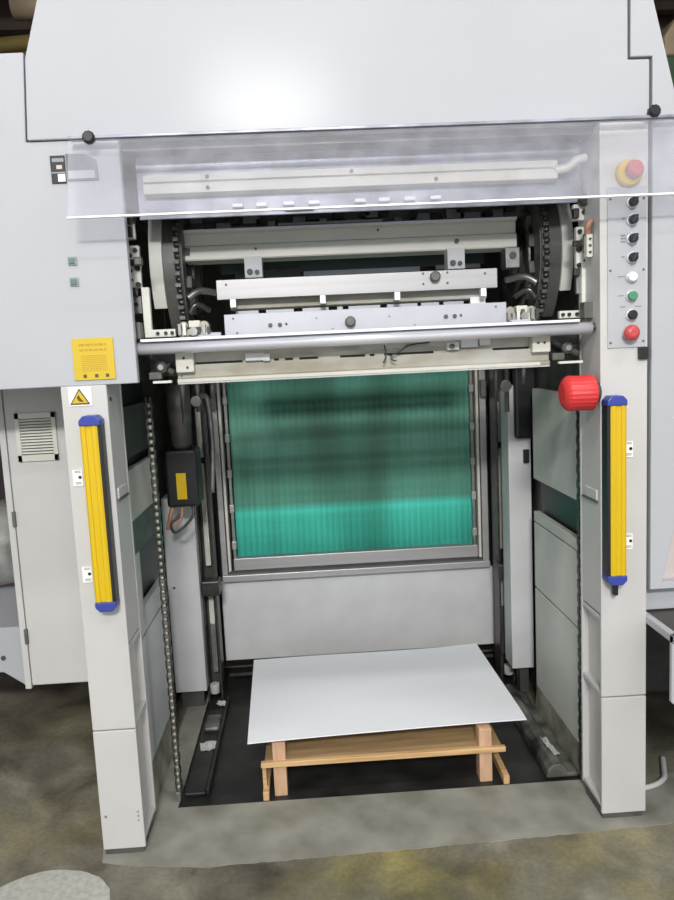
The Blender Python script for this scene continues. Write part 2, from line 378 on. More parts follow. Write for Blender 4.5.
# hoist chains ---------------------------------------------------------------
def hoist_chain(x, y, z0, z1, label):
    t = thing('hoist_chain', (x, y, z0), label, 'chain', 'hoist chains of the pallet lift')
    n = int((z1-z0)/.0254); pl = MB(); ro = MB()
    for k in range(n):
        z = z0 + k*.0254
        w = .010 if k % 2 else .0075
        for s_ in (-1, 1): pl.box(x+s_*w-.0012, x+s_*w+.0012, y-.010, y+.010, z-.003, z+.0275)
        ro.cyl((x-.0065, y, z), (x+.0065, y, z), .009, 10)
    pl.build('link_plates', 'iron', t, 0); ro.build('rollers', 'steel_lt', t, 0)
hoist_chain(-.695, .30, .0, 1.47, 'dark roller chain hanging along the left inner side of the bay')
hoist_chain(.772, .215, .03, 1.47, 'black roller chain hanging behind the right-hand post')
t = box(-.705, -.685, .27, .33, -.018, .02).build('chain_anchor', 'steel', bevel=.003)
tag(t, 'small steel anchor block under the left hoist chain', 'chain anchor')

# back of the bay: frame with curtain ----------------------------------------
t = thing('curtain_frame', (.05, 1.25, .50), 'grey metal frame holding a teal curtain at the back of the bay', 'frame')
cu = MB()
nx = 120
xs = [-.53 + 1.165*i/nx for i in range(nx+1)]
v0 = [cu.bm.verts.new((x, 1.285 + .0025*math.sin(i*2.1) + .002*math.sin(i*.37), .60)) for i, x in enumerate(xs)]
v1 = [cu.bm.verts.new((x, 1.285 + .0025*math.sin(i*2.1+.5) + .002*math.sin(i*.37), 1.50)) for i, x in enumerate(xs)]
for i in range(nx):
    q = cu.bm.faces.new((v0[i], v0[i+1], v1[i+1], v1[i])); q.smooth = True
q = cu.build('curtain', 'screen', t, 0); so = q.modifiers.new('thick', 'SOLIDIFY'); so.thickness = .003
box(-.548, .645, 1.235, 1.30, .555, .615).build('bottom_rail', 'alu', t, .004)
box(-.605, .70, 1.215, 1.31, .505, .538).build('lower_ledge', 'alu', t, .004)
box(-.59, .69, 1.25, 1.30, .538, .555).build('shadow_gap', 'dark', t, 0)
for x0, x1, nm in ((-.603, -.577, 'side_rail'), (.665, .695, 'side_rail')):
    box(x0, x1, 1.215, 1.30, .538, 1.50).build(nm, 'alu', t, .003)
for x0, x1 in ((-.573, -.560), (.648, .661)):
    box(x0, x1, 1.225, 1.30, .555, 1.50).build('inner_rail', 'beige', t, .003)
for x in (-.540, .632):
    box(x-.006, x+.006, 1.245, 1.275, .60, 1.49).build('clamp_rod', 'steel', t, 0)
    for z in (.68, .86, 1.03, 1.20, 1.38):
        box(x-.011, x+.011, 1.235, 1.262, z-.02, z+.02).build('clamp', 'alu', t, .004)
for x in (-.60, .665): box(x, x+.025, 1.18, 1.215, 1.34, 1.42).build('top_fitting', 'dark_grey', t, .004)
t = box(-.618, .742, 1.25, 1.275, .098, .498).build('lower_back_panel', 'paint_in', bevel=.004)
tag(t, 'plain pale grey panel closing the bay below the teal curtain', 'panel')
t = MB().cyl((-.60, 1.21, .04), (.70, 1.21, .055), .008, 10).build('cross_rod', 'steel', bevel=0)
tag(t, 'thin steel rod lying across the floor plate behind the pallet', 'rod')

def lift_rail(x, label, m=1):
    t = thing('lift_rail', (x, 1.12, -.02), label, 'guide rail', 'vertical guide rails of the pallet lift')
    box(x-.045*m if m > 0 else x-.03, x+.03 if m > 0 else x+.045, 1.15, 1.19, -.02, 1.48).build('channel', 'dark', t, 0)
    box(x-.035, x-.025, 1.06, 1.15, -.02, 1.48).build('flange', 'iron', t, .002)
    box(x+.025, x+.035, 1.06, 1.15, -.02, 1.48).build('flange', 'iron', t, .002)
    for z0, z1 in ((.62, 1.10), (1.13, 1.36), (.34, .50)):
        box(x-.012, x+.012, 1.12, 1.148, z0, z1).build('wear_strip', 'beige', t, .002)
    box(x-.013, x+.013, 1.12, 1.148, .10, .34).build('wear_strip', 'steel', t, .002)
    box(x-.028 if m > 0 else x-.045, x+.055 if m > 0 else x+.035, 1.03, 1.11, .50, .57).build('carriage', 'iron', t, .006)
    MB().cyl((x, 1.05, .03), (x, 1.05, .075), .022, 16).build('end_roller', 'scrap', t, .003)
lift_rail(-.652, 'dark vertical lift rail with pale wear strip left of the teal curtain')
lift_rail(.735, 'dark vertical lift rail with pale wear strip right of the teal curtain', -1)
t = thing('rear_post', (.76, .93, .02), 'pale square post at the back right corner of the bay', 'post')
box(.712, .812, .90, 1.02, .12, 1.40).build('post_body', 'paint_in', t, .004)
box(.76, .80, .95, 1.01, -.0215, .12).build('foot', 'dark', t, 0)
box(.735, .83, .86, .90, 1.17, 1.48).build('black_housing', 'black', t, .012)
box(.775, .80, .885, .90, 1.06, 1.12).build('black_switch', 'black', t, .003)

# floor duct on the right of the pit and scraps ------------------------------
prof = [(.655, -.0195), (.66, .012), (.68, .032), (.71, .036), (.728, .022), (.735, .0), (.775, -.002), (.775, -.0195)]
du = MB().prism(prof, 1, .26, .94).build('chain_cover', 'pit_grey', bevel=.006)
tag(du, 'scuffed grey humped cover strip along the right side of the floor plate', 'cover strip')
du = MB().box(-.68, -.60, .30, .95, -.0195, -.003).box(-.60, -.585, .30, 1.05, -.0195, .012).build('chain_cover', 'pit', bevel=.006)
tag(du, 'low scuffed grey cover strip along the left side of the floor plate', 'cover strip')
def scrap(cx, cy, z, w, l, rz, label, s=1, name='paper_scrap'):
    rnd = random.Random(s); b = MB(); n = 7; g = []
    for i in range(n):
        row = []
        for j in range(n):
            x = (i/(n-1)-.5)*w*(1+.3*rnd.uniform(-1, 1)*(j in (0, n-1))); y = (j/(n-1)-.5)*l*(1+.25*rnd.uniform(-1, 1)*(i in (0, n-1)))
            row.append(b.bm.verts.new((cx+x*math.cos(rz)-y*math.sin(rz), cy+x*math.sin(rz)+y*math.cos(rz), z+.003+rnd.uniform(0, .010))))
        g.append(row)
    for i in range(n-1):
        for j in range(n-1): b.bm.faces.new((g[i][j], g[i+1][j], g[i+1][j+1], g[i][j+1]))
    o = b.build(name, 'scrap', bevel=0); so = o.modifiers.new('t', 'SOLIDIFY'); so.thickness = .0015; tag(o, label, 'scrap')
scrap(-.628, .62, -.006, .07, .06, .2, 'pale paper scrap lying on the left cover strip by the pallet', 3)
scrap(-.615, 1.0, -.006, .05, .04, -.2, 'dim grey paper scrap at the back left near the rail foot', 4)
scrap(.706, .375, .034, .022, .12, .1, 'crumpled shiny film scrap on the right humped cover strip', 5, 'film_scrap')
t = box(-.665, -.60, .74, .86, -.003, .02).build('rail_shoe', 'pit_grey', bevel=.01); tag(t, 'rounded grey shoe on the left cover strip behind the paper scrap', 'shoe')

# ------------------------------------------------------------------ pallet and board
t = thing('wooden_pallet', (.07, .6, -.02), 'low pine pallet standing on the black floor plate under white board', 'pallet')
for x0, x1 in ((-.345, -.298), (.41, .457)):
    for y in (.27, .58, .88):
        box(x0, x1, y, y+.06, -.022, .185).build('block', 'wood_pink', t, .003)
b = box(-.388, .505, .255, .275, .098, .118); b.build('front_slat', 'wood', t, .003)
box(-.388, .505, .56, .578, .098, .118).build('front_slat', 'wood', t, .003)
box(-.375, .495, .276, .93, .100, .112).build('shelf_board', 'ply', t, .001)
for x in (-.386, .492): box(x, x+.022, .245, .97, -.022, .012).build('runner', 'wood', t, .003)
for x0, x1 in ((-.386, -.372),): box(x0, x1, .28, .30, .012, .098).build('side_strut', 'wood', t, .001)
for y0, y1 in ((.42, .50), (.58, .66), (.73, .83), (.90, .97)):
    box(-.38, .50, y0, y1, .185, .196).build('top_board', 'wood', t, .002)
# board sheets
sb = MB(); FL, FR, BL, BR = Vector((-.430, .252)), Vector((.594, .292)), Vector((-.457, .985)), Vector((.571, 1.0))
nu, nv = 40, 28; g = []
for i in range(nu+1):
    row = []
    for j in range(nv+1):
        u = i/nu; v = j/nv
        p = (FL*(1-u)+FR*u)*(1-v)+(BL*(1-u)+BR*u)*v
        z = .2005 + .006*max(0, u-.85)/.15*v*v - .004*max(0, .12-v)/.12*abs(2*u-1)**3 + .0015*math.sin(u*7)*v
        row.append(sb.bm.verts.new((p.x, p.y, z)))
    g.append(row)
for i in range(nu):
    for j in range(nv):
        sb.bm.faces.new((g[i][j], g[i+1][j], g[i+1][j+1], g[i][j+1]))
o = sb.build('cardboard_sheet', 'card', bevel=0); so = o.modifiers.new('t', 'SOLIDIFY'); so.thickness = .004; so.offset = 1
tag(o, 'large blank white board sheet lying on the wooden pallet', 'board')

# ------------------------------------------------------------------ shield
t = thing('safety_shield', (.07, -.08, 1.97), 'hazy clear acrylic shield tilted over the top of the delivery opening', 'shield')
y_t, y_b, z_t, z_b = -.045, -.12, 2.195, 1.972
def shield_box(x0, x1, a, b, th0, th1):
    """strip of the tilted plane between parameters a..b (0 top, 1 bottom)"""
    P = lambda s: (y_t+(y_b-y_t)*s, z_t+(z_b-z_t)*s)
    n = Vector((-(z_t-z_b), (y_t-y_b))).normalized()
    A = Vector(P(a)); B = Vector(P(b))
    pts = [tuple(A+n*th0), tuple(A+n*th1), tuple(B+n*th1), tuple(B+n*th0)]
    return MB().prism([tuple(p) for p in pts], 0, x0, x1)
shield_box(-.787, .985, 0, 1, 0, .004).build('acrylic_sheet', 'acrylic', t, 0)
shield_box(-.787, .985, 1, 1.022, -.001, .005).build('bottom_edge', 'acrylic_edge', t, 0)
box(-.787, .985, -.052, -.020, 2.2, 2.208).build('hinge_strip', 'steel_blue', t, .001)
for x, z in ((-.728, 2.196), (.896, 2.212)):
    MB().lathe([(.007, 0), (.007, .02), (.018, .022), (.018, .038), (.013, .044)], (x, -.02, z+.006), (0, -1, 0), 20, .08).build('knob', 'black', t, 0)

# ------------------------------------------------------------------ signs, labels and lights on the left panel
t = thing('instruction_sign', (-.782, -.002, 1.52), 'square yellow instruction plate above the left post', 'sign')
box(-.843, -.721, -.004, -.0005, 1.522, 1.646).build('plate', 'sign_yellow', t, .001)
ln = MB()
def dashes(mb, x0, x1, z, h, y, rnd, gap=.003, wmin=.006, wmax=.016):
    x = x0
    while x < x1-.003:
        w = min(rnd.uniform(wmin, wmax), x1-x); mb.box(x, x+w, y-.0006, y, z, z+h); x += w+gap
rn = random.Random(2)
dashes(ln, -.822, -.742, 1.623, .007, -.004, rn); dashes(ln, -.822, -.742, 1.608, .006, -.004, rn)
ln.build('heading_text', 'ink_soft', t, 0)
l2 = MB()
for k in range(9): dashes(l2, -.818, -.742, 1.593-k*.0055, .0022, -.004, rn, .002, .004, .010)
l2.build('small_text', 'ink_soft', t, 0)
l3 = MB()
for x in (-.811, -.777, -.745): l3.box(x-.005, x+.005, -.0046, -.004, 1.529, 1.539)
l3.build('pictograms', 'ink', t, 0)
t = thing('warning_sticker', (-.832, -.002, 1.448), 'white sticker with yellow hand-hazard triangle above the left light curtain', 'sticker')
box(-.866, -.798, -.003, -.0005, 1.446, 1.503).build('sticker_base', 'sticker', t, 0)
MB().prism([(-.864, 1.450), (-.803, 1.450), (-.8335, 1.499)], 1, -.0038, -.003).build('triangle_border', 'ink', t, 0)
MB().prism([(-.857, 1.4545), (-.810, 1.4545), (-.8335, 1.492)], 1, -.0045, -.0038).build('triangle', 'sign_yellow', t, 0)
MB().prism([(-.842, 1.473), (-.835, 1.479), (-.831, 1.469), (-.824, 1.462), (-.822, 1.458), (-.833, 1.459), (-.839, 1.463)], 1, -.005, -.0045).build('hand_symbol', 'ink', t, 0)
t = thing('machine_nameplate', (-.785, -.002, 2.088), 'black and grey nameplate half behind the acrylic shield at upper left', 'nameplate')
box(-.857, -.815, -.004, -.0005, 2.092, 2.17).build('black_plate', 'black', t, .001)
box(-.851, -.818, -.0045, -.004, 2.152, 2.162).build('white_mark', 'label_grey', t, 0)
box(-.840, -.824, -.0045, -.004, 2.132, 2.143).build('red_mark', 'pinkish', t, 0)
box(-.838, -.817, -.0045, -.004, 2.097, 2.118).build('white_mark', 'sticker', t, 0)
box(-.857, -.815, -.0045, -.004, 2.120, 2.124).build('divider', 'label_grey', t, 0)
MB().prism([(-.812, 2.098), (-.722, 2.098), (-.725, 2.155), (-.757, 2.172), (-.812, 2.174)], 1, -.004, -.0005).build('grey_plate', 'plate_grey', t, .001)
box(-.808, -.732, -.0046, -.004, 2.104, 2.126).build('white_field', 'label_pale', t, 0)
for z, lb in ((1.872, 'upper of two small green indicator lamps on left panel'), (1.812, 'lower of two small green indicator lamps on left panel')):
    t = thing('indicator_lamp', (-.818, -.002, z-.012), lb, 'indicator lamp')
    box(-.832, -.806, -.004, -.0005, z-.013, z+.012).build('bezel', 'label_grey', t, .001)
    box(-.829, -.812, -.008, -.004, z-.009, z+.008).build('lens', 'lens_green', t, .002)
def small_label(x, z, lb, w=.018, h=.05):
    t = thing('panel_label', (x, -.002, z-h/2), lb, 'label')
    box(x-w, x+w*.6, -.003, -.001, z-h/2, z+h/2).build('label_plate', 'sticker', t, 0)
    MB().cyl((x+.004, -.0045, z+.002), (x+.004, -.003, z+.002), .005, 12).build('symbol', 'black', t, 0)
    k = MB()
    for dz in (-.018, -.014, .017, .021): k.box(x-w*.6, x+w*.4, -.0036, -.003, z+dz-.001, z+dz+.001)
    k.build('text_lines', 'ink_grey', t, 0)
small_label(-.858, 1.228, 'small white label beside the upper half of the left light curtain')
small_label(-.856, .925, 'small framed label beside the lower half of the left light curtain')
small_label(.846, 1.226, 'small white label beside the upper half of the right light curtain')
small_label(.846, .930, 'small white label beside the lower half of the right light curtain')

# ------------------------------------------------------------------ light curtains
def light_curtain(x0, x1, z0, z1, side, label):
    t = thing('light_curtain', ((x0+x1)/2, -.02, z0), label, 'light curtain', 'light curtains on the two posts')
    w = x1-x0
    pf = [(x0, -.004), (x0, -.046), (x0+w*.12, -.050), (x0+w*.30, -.050), (x0+w*.34, -.046), (x0+w*.66, -.046), (x0+w*.70, -.050), (x0+w*.88, -.050), (x1, -.046), (x1, -.004)]
    MB().prism(pf, 2, z0+.028, z1-.030).build('yellow_body', 'yellow', t, .001)
    a, b = (x1-.001, x1+.010) if side > 0 else (x0-.010, x0+.001)
    box(a, b, -.046, -.004, z0+.028, z1-.030).build('lens_strip', 'black', t, .001)
    xa, xb = min(x0, a), max(x1, b)
    for s_, zc in ((1, z1-.030), (-1, z0+.028)):
        e = MB(); e.prism([(xa-.001, zc), (xb+.001, zc), (xb+.001, zc+s_*.016), (xb-.012, zc+s_*.030), (xa+.012, zc+s_*.030), (xa-.001, zc+s_*.016)], 1, -.053, -.003)
        e.build('end_cap', 'blue', t, .003)
    return t
light_curtain(-.829, -.777, .820, 1.418, 1, 'yellow and blue safety light curtain standing up the left post')
t = light_curtain(.768, .818, .806, 1.398, -1, 'yellow and blue safety light curtain standing up the right post')
box(.782, .798, -.035, -.015, .765, .808).build('cable_plug', 'black', t, .004)

# ------------------------------------------------------------------ control panel on right post
P = thing('control_panel', (.835, -.002, 1.54), 'narrow white control panel with knobs and red button on right post', 'control panel')
box(.778, .897, -.004, -.0005, 1.542, 2.02).build('panel_plate', 'paint', P, .001)
k = MB()
for x, z in ((.786, 1.985), (.888, 1.985), (.786, 1.775), (.888, 1.775), (.786, 1.558), (.888, 1.560)): k.cyl((x, -.006, z), (x, -.004, z), .0035, 10)
k.build('screws', 'dark_grey', P, 0)
def rotary(z, x=.851, cap='black'):
    b = MB().lathe([(.0175, 0), (.0175, .006), (.015, .008)], (x, -.004, z), (0, -1, 0), 20).build('selector_switch', 'chrome', P, 0)
    MB().lathe([(.0135, 0), (.0135, .012), (.011, .015)], (x, -.012, z), (0, -1, 0), 20).build('switch_cap', cap, b, 0)
    MB().box(x-.0035, x+.0035, -.036, -.026, z-.013, z+.013, rot=RY(30)).build('pointer', 'black' if cap != 'black' else 'black', b, .001)
for z in (1.973, 1.922, 1.867, 1.811): rotary(z)
def button(z, m, nm, r=.0145, x=.850):
    b = MB().lathe([(.018, 0), (.018, .005), (.0155, .007)], (x, -.004, z), (0, -1, 0), 20).build('push_button', 'chrome', P, 0)
    tag(b, label=nm)
    MB().lathe([(r, 0), (r, .010), (r*.8, .012)], (x, -.010, z), (0, -1, 0), 20).build('button_cap', m, b, 0)
button(1.754, 'white_btn', 'white push button'); button(1.697, 'green_btn', 'green push button'); button(1.640, 'black', 'black push button')
def mushroom(x, z, m, ring, parent, nm='emergency_stop'):
    b = MB().lathe([(.020, 0), (.020, .006), (.014, .008), (.014, .016)], (x, -.004, z), (0, -1, 0), 24).build(nm, ring, parent, 0)
    MB().lathe([(.019, 0), (.024, .004), (.024, .012), (.019, .020), (.010, .024)], (x, -.020, z), (0, -1, 0), 24).build('stop_button', m, b, 0)
    return b
mushroom(.842, 1.586, 'red_glow', 'chrome', P)
MB().lathe([(.040, 0), (.040, .012), (.034, .02)], (.842, -.001, 2.058), (0, -1, 0), 28).build('yellow_collar', 'yellow', P, 0)
MB().lathe([(.020, 0), (.026, .006), (.026, .016), (.018, .028)], (.848, -.021, 2.064), (0, -1, 0), 24).build('stop_button', 'red_glow', P, 0)
k = MB()
for z, w in ((1.7545, .022), (1.6975, .020)): k.box(.808, .808+w, -.0046, -.004, z, z+.003)
for z in (1.875, 1.866, 1.857): k.box(.818, .832, -.0046, -.004, z, z+.005)
k.box(.815, .832, -.0046, -.004, 1.664, 1.667); k.box(.862, .882, -.0046, -.004, 1.664, 1.667)
k.box(.822, .830, -.0046, -.004, 1.925, 1.930); k.box(.820, .830, -.0046, -.004, 1.812, 1.816)
k.build('legends', 'ink_grey', P, 0)

# red fluted handwheel on the inner face of the right post
t = thing('red_rotary_knob', (.70, .03, 1.353), 'large red fluted rotary knob on the inner side of the right post', 'knob')
MB().lathe([(.030, 0), (.043, .006), (.052, .014), (.056, .022), (.054, .060), (.056, .066), (.056, .096), (.050, .100)], (.640, .02, 1.408), (1, 0, 0), 48, .05).build('knob_body', 'red', t, .001)
MB().cyl((.739, .02, 1.408), (.756, .02, 1.408), .030, 20).build('shaft', 'dark', t, 0)

# ------------------------------------------------------------------ delivery mechanism in the opening
# long bars and beams, each running from side to side
def bar_yz(prof, x0, x1, name, m, parent=None, bevel=.001):
    return MB().prism(prof, 0, x0, x1).build(name, m, parent, bevel)
def holes(parent, pts, y, r, m='dark', name='bolt'):
    for x, z, *rr in pts: MB().cyl((x, y, z), (x, y+.006, z), rr[0] if rr else r, 12).build(name, m, parent, 0)

t = thing('upper_guard_plate', (.04, .10, 2.02), 'blue-grey sheet steel guard plate seen through the acrylic shield', 'guard plate')
box(-.64, .74, .125, .135, 2.005, 2.205).build('plate', 'steel_blue', t, .001)
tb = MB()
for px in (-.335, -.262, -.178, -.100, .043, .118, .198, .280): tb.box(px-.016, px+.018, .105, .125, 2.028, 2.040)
tb.build('reflection_dash', 'bright_white', t, .002)  # white dashes on the plate stand in for lamps reflected in the shield
box(-.19, -.10, .108, .125, 2.016, 2.022).build('reflection_dash', 'scrap', t, .002)
t = thing('upper_channel_bar', (.03, .10, 2.07), 'beige two-flange bar behind the acrylic shield, top of the opening', 'bar')
bar_yz([(.09, 2.073), (.09, 2.098), (.10, 2.100), (.10, 2.106), (.09, 2.108), (.09, 2.128), (.124, 2.134), (.124, 2.068)], -.615, .66, 'bar', 'beige', t)
holes(t, [(-.42, 2.118), (-.42, 2.086), (.28, 2.085), (.02, 2.118)], .086, .006)
MB().tube([(.655, .10, 2.10), (.69, .09, 2.104), (.715, .08, 2.122), (.745, .08, 2.128)], .014).build('curved_end', 'beige', t, 0)

t = thing('upper_tie_beam', (.04, .40, 1.99), 'thin dark tie beam with small fittings just below the shield edge', 'beam')
box(-.55, .66, .42, .45, 2.02, 2.09).build('beam_web', 'dark_grey', t, .001)
rn = random.Random(11); b = MB(); b2 = MB()
for i in range(26):
    x = -.5+i*.044+rn.uniform(-.012, .012); w = rn.uniform(.008, .03); z = 2.03+rn.uniform(-.01, .02)
    (b if i % 2 else b2).box(x-w, x+w, .38, .42, z-.012, z+rn.uniform(.006, .022))
b.build('fittings', 'iron', t, .002); b2.build('fittings', 'steel', t, .002)
box(-.22, .14, .362, .378, 2.014, 2.021).build('bright_strip', 'scrap', t, 0)  # pale strip stands in for light showing through above the crossbeam

t = thing('gripper_crossbeam', (.04, .35, 1.88), 'long beige stepped crossbeam between the two chain wheels', 'beam')
bar_yz([(.37, 2.006), (.345, 2.004), (.337, 1.998), (.347, 1.990), (.350, 1.955), (.338, 1.950), (.335, 1.908), (.338, 1.903), (.44, 1.903), (.44, 2.006)], -.545, .60, 'beam', 'beige', t)
bar_yz([(.328, 1.996), (.328, 2.005), (.36, 2.010), (.36, 1.998)], -.54, .60, 'edge_highlight', 'bright_white', t, 0)  # white strip paints the highlight along the beam's top edge
for x in (-.31, .38): 
    box(x-.03, x+.03, .30, .36, 1.835, 1.905).build('bracket', 'paint_in', t, .002)
    MB().cyl((x-.012, .295, 1.855), (x-.012, .30, 1.855), .010, 12).build('bolt', 'dark', t, 0); MB().cyl((x+.012, .295, 1.853), (x+.012, .30, 1.853), .008, 12).build('bolt', 'dark', t, 0)
box(.55, .60, .30, .36, 1.83, 1.90).build('bracket', 'steel', t, .003)
MB().cyl((.575, .294, 1.872), (.575, .30, 1.872), .012, 12).build('bolt', 'dark', t, 0)
holes(t, [(.39, 1.932, .008), (.12, 1.98, .004), (-.3, 1.935, .004)], .330, .005)

t = thing('rear_tie_bar', (.02, .6, 1.80), 'slim dark bar with bright strip behind the upper crossbeam', 'bar')
box(-.45, .55, .60, .63, 1.886, 1.948).build('bar', 'dark_teal', t, 0)
box(-.14, .30, .585, .60, 1.865, 1.882).build('bright_strip', 'alu_white', t, 0)  # pale bar stands in for lamp light seen through the slit behind
box(-.40, -.15, .59, .61, 1.86, 1.90).build('dark_block', 'iron', t, .002)
box(.36, .53, .58, .60, 1.868, 1.884).build('grey_strip', 'steel', t, .001)

t = thing('aluminium_joggers_beam', (.03, .15, 1.75), 'flat aluminium beam with one round knob, above the white plate', 'beam')
t.name = 'aluminium_beam'
box(-.421, .480, .15, .175, 1.754, 1.815).build('plate', 'alu', t, .001)
MB().lathe([(.006, 0), (.006, .004), (.017, .005), (.017, .018), (.012, .021)], (.277, .15, 1.796), (0, -1, 0), 20, .05).build('knob', 'dark_grey', t, 0)
holes(t, [(.240, 1.808), (.240, 1.775), (.318, 1.808), (.318, 1.775), (-.39, 1.80), (.44, 1.80)], .147, .0035)
for x in (-.372, -.085, .155, .435): box(x-.009, x+.009, .15, .17, 1.728, 1.754).build('tab', 'sticker', t, .001)

t = thing('lower_channel_bar', (.04, .20, 1.70), 'grey-beige channel bar between aluminium beam and white plate', 'bar')
bar_yz([(.195, 1.758), (.195, 1.726), (.205, 1.7225), (.23, 1.7225), (.23, 1.758)], -.385, .455, 'bar', 'beige2', t)
rn = random.Random(5); b = MB(); x = -.37
while x < .44:
    w = rn.uniform(.015, .11); b.box(x, min(x+w, .45), .205, .22, 1.709, 1.7195); x += w+rn.uniform(.01, .03)
b.build('bright_strip', 'alu_white', t, 0)
box(.40, .45, .19, .195, 1.70, 1.73).build('end_bracket', 'sticker', t, .001)

t = thing('squaring_plate', (.045, .10, 1.62), 'long white plate with centre knob and small holes above the roll', 'plate')
box(-.398, .494, .10, .118, 1.628, 1.703).build('plate', 'alu_white', t, .001)
MB().lathe([(.006, 0), (.006, .003), (.017, .004), (.017, .016), (.012, .019)], (-.004, .10, 1.664), (0, -1, 0), 20, .05).build('knob', 'dark_grey', t, 0)
holes(t, [(-.255, 1.664, .007), (-.225, 1.664, .007), (-.205, 1.666, .004), (.300, 1.666, .007), (.328, 1.666, .007), (.348, 1.668, .004), (-.37, 1.69, .003), (-.36, 1.645, .003),
          (-.11, 1.68, .002), (.12, 1.675, .002), (.20, 1.645, .002), (.46, 1.69, .003), (-.06, 1.645, .002)], .097, .004)

t = thing('chrome_roll', (.05, .05, 1.59), 'long polished metal roll across the opening from panel to post', 'roll')
MB().cyl((-.657, .045, 1.608), (.745, .045, 1.608), .019, 32).build('roll_body', 'chrome', t, 0)
box(-.645, .70, .018, .060, 1.6275, 1.636).build('top_strip', 'bright_white', t, .001)
MB().cyl((.745, .045, 1.611), (.768, .045, 1.611), .012, 16).build('journal', 'dark', t, 0)

t = thing('delivery_rail_frame', (.04, .12, 1.49), 'long greasy beige double rail below the polished roll', 'rail')
box(-.50, .575, .115, .14, 1.560, 1.592).build('upper_rail', 'beige2', t, .001)
bar_yz([(.11, 1.553), (.11, 1.515), (.10, 1.510), (.10, 1.498), (.16, 1.498), (.16, 1.553)], -.556, .632, 'lower_rail', 'beige2', t)
bar_yz([(.104, 1.509), (.0985, 1.509), (.0985, 1.499), (.104, 1.499)], -.556, .60, 'bright_lip', 'beige', t, 0)
for x0, x1, z0, z1 in ((-.556, -.500, 1.530, 1.590), (.572, .630, 1.540, 1.596)):
    box(x0, x1, .085, .14, z0, z1).build('end_block', 'beige', t, .003)
for x0, x1, z0 in ((-.34, -.28, 1.556), (-.285, -.262, 1.553), (.345, .40, 1.566), (.405, .44, 1.570), (.30, .34, 1.560)):
    box(x0, x1, .095, .118, z0, z0+.024).build('small_clamp', 'paint_in', t, .003)
box(-.49, .565, .125, .16, 1.5535, 1.5595).build('dark_gap', 'black', t, 0)
for x0, x1 in ((-.35, -.25), (-.235, -.215), (-.19, -.17), (-.11, -.04), (.04, .055), (.07, .10), (.26, .45)):
    box(x0, x1, .112, .124, 1.5525, 1.561).build('gap_packing', 'beige2', t, 0)
for x0, x1, z in ((-.20, -.12, 1.578), (-.06, .02, 1.585), (.17, .24, 1.584), (.02, .28, 1.572)):
    box(x0, x1, .110, .115, z-.002, z+.002).build('rail_edge', 'steel', t, 0)
box(-.556, .632, .102, .108, 1.4935, 1.4975).build('lower_lip', 'paint_in', t, 0)
holes(t, [(-.53, 1.575, .004), (-.52, 1.545, .004), (.315, 1.572, .008), (.59, 1.57, .004), (.61, 1.57, .004), (-.54, 1.52, .003)], .082, .004)
MB().tube([(.10, .09, 1.585), (.104, .085, 1.555), (.094, .08, 1.53)], .0025).build('wire', 'cable_dark', t, 0)
MB().tube([(.115, .09, 1.55), (.15, .085, 1.565), (.18, .085, 1.582), (.245, .09, 1.588)], .0025).build('wire', 'cable_dark', t, 0)
MB().tube([(.125, .09, 1.56), (.122, .085, 1.54), (.135, .08, 1.535)], .0025).build('wire', 'cable_dark', t, 0)

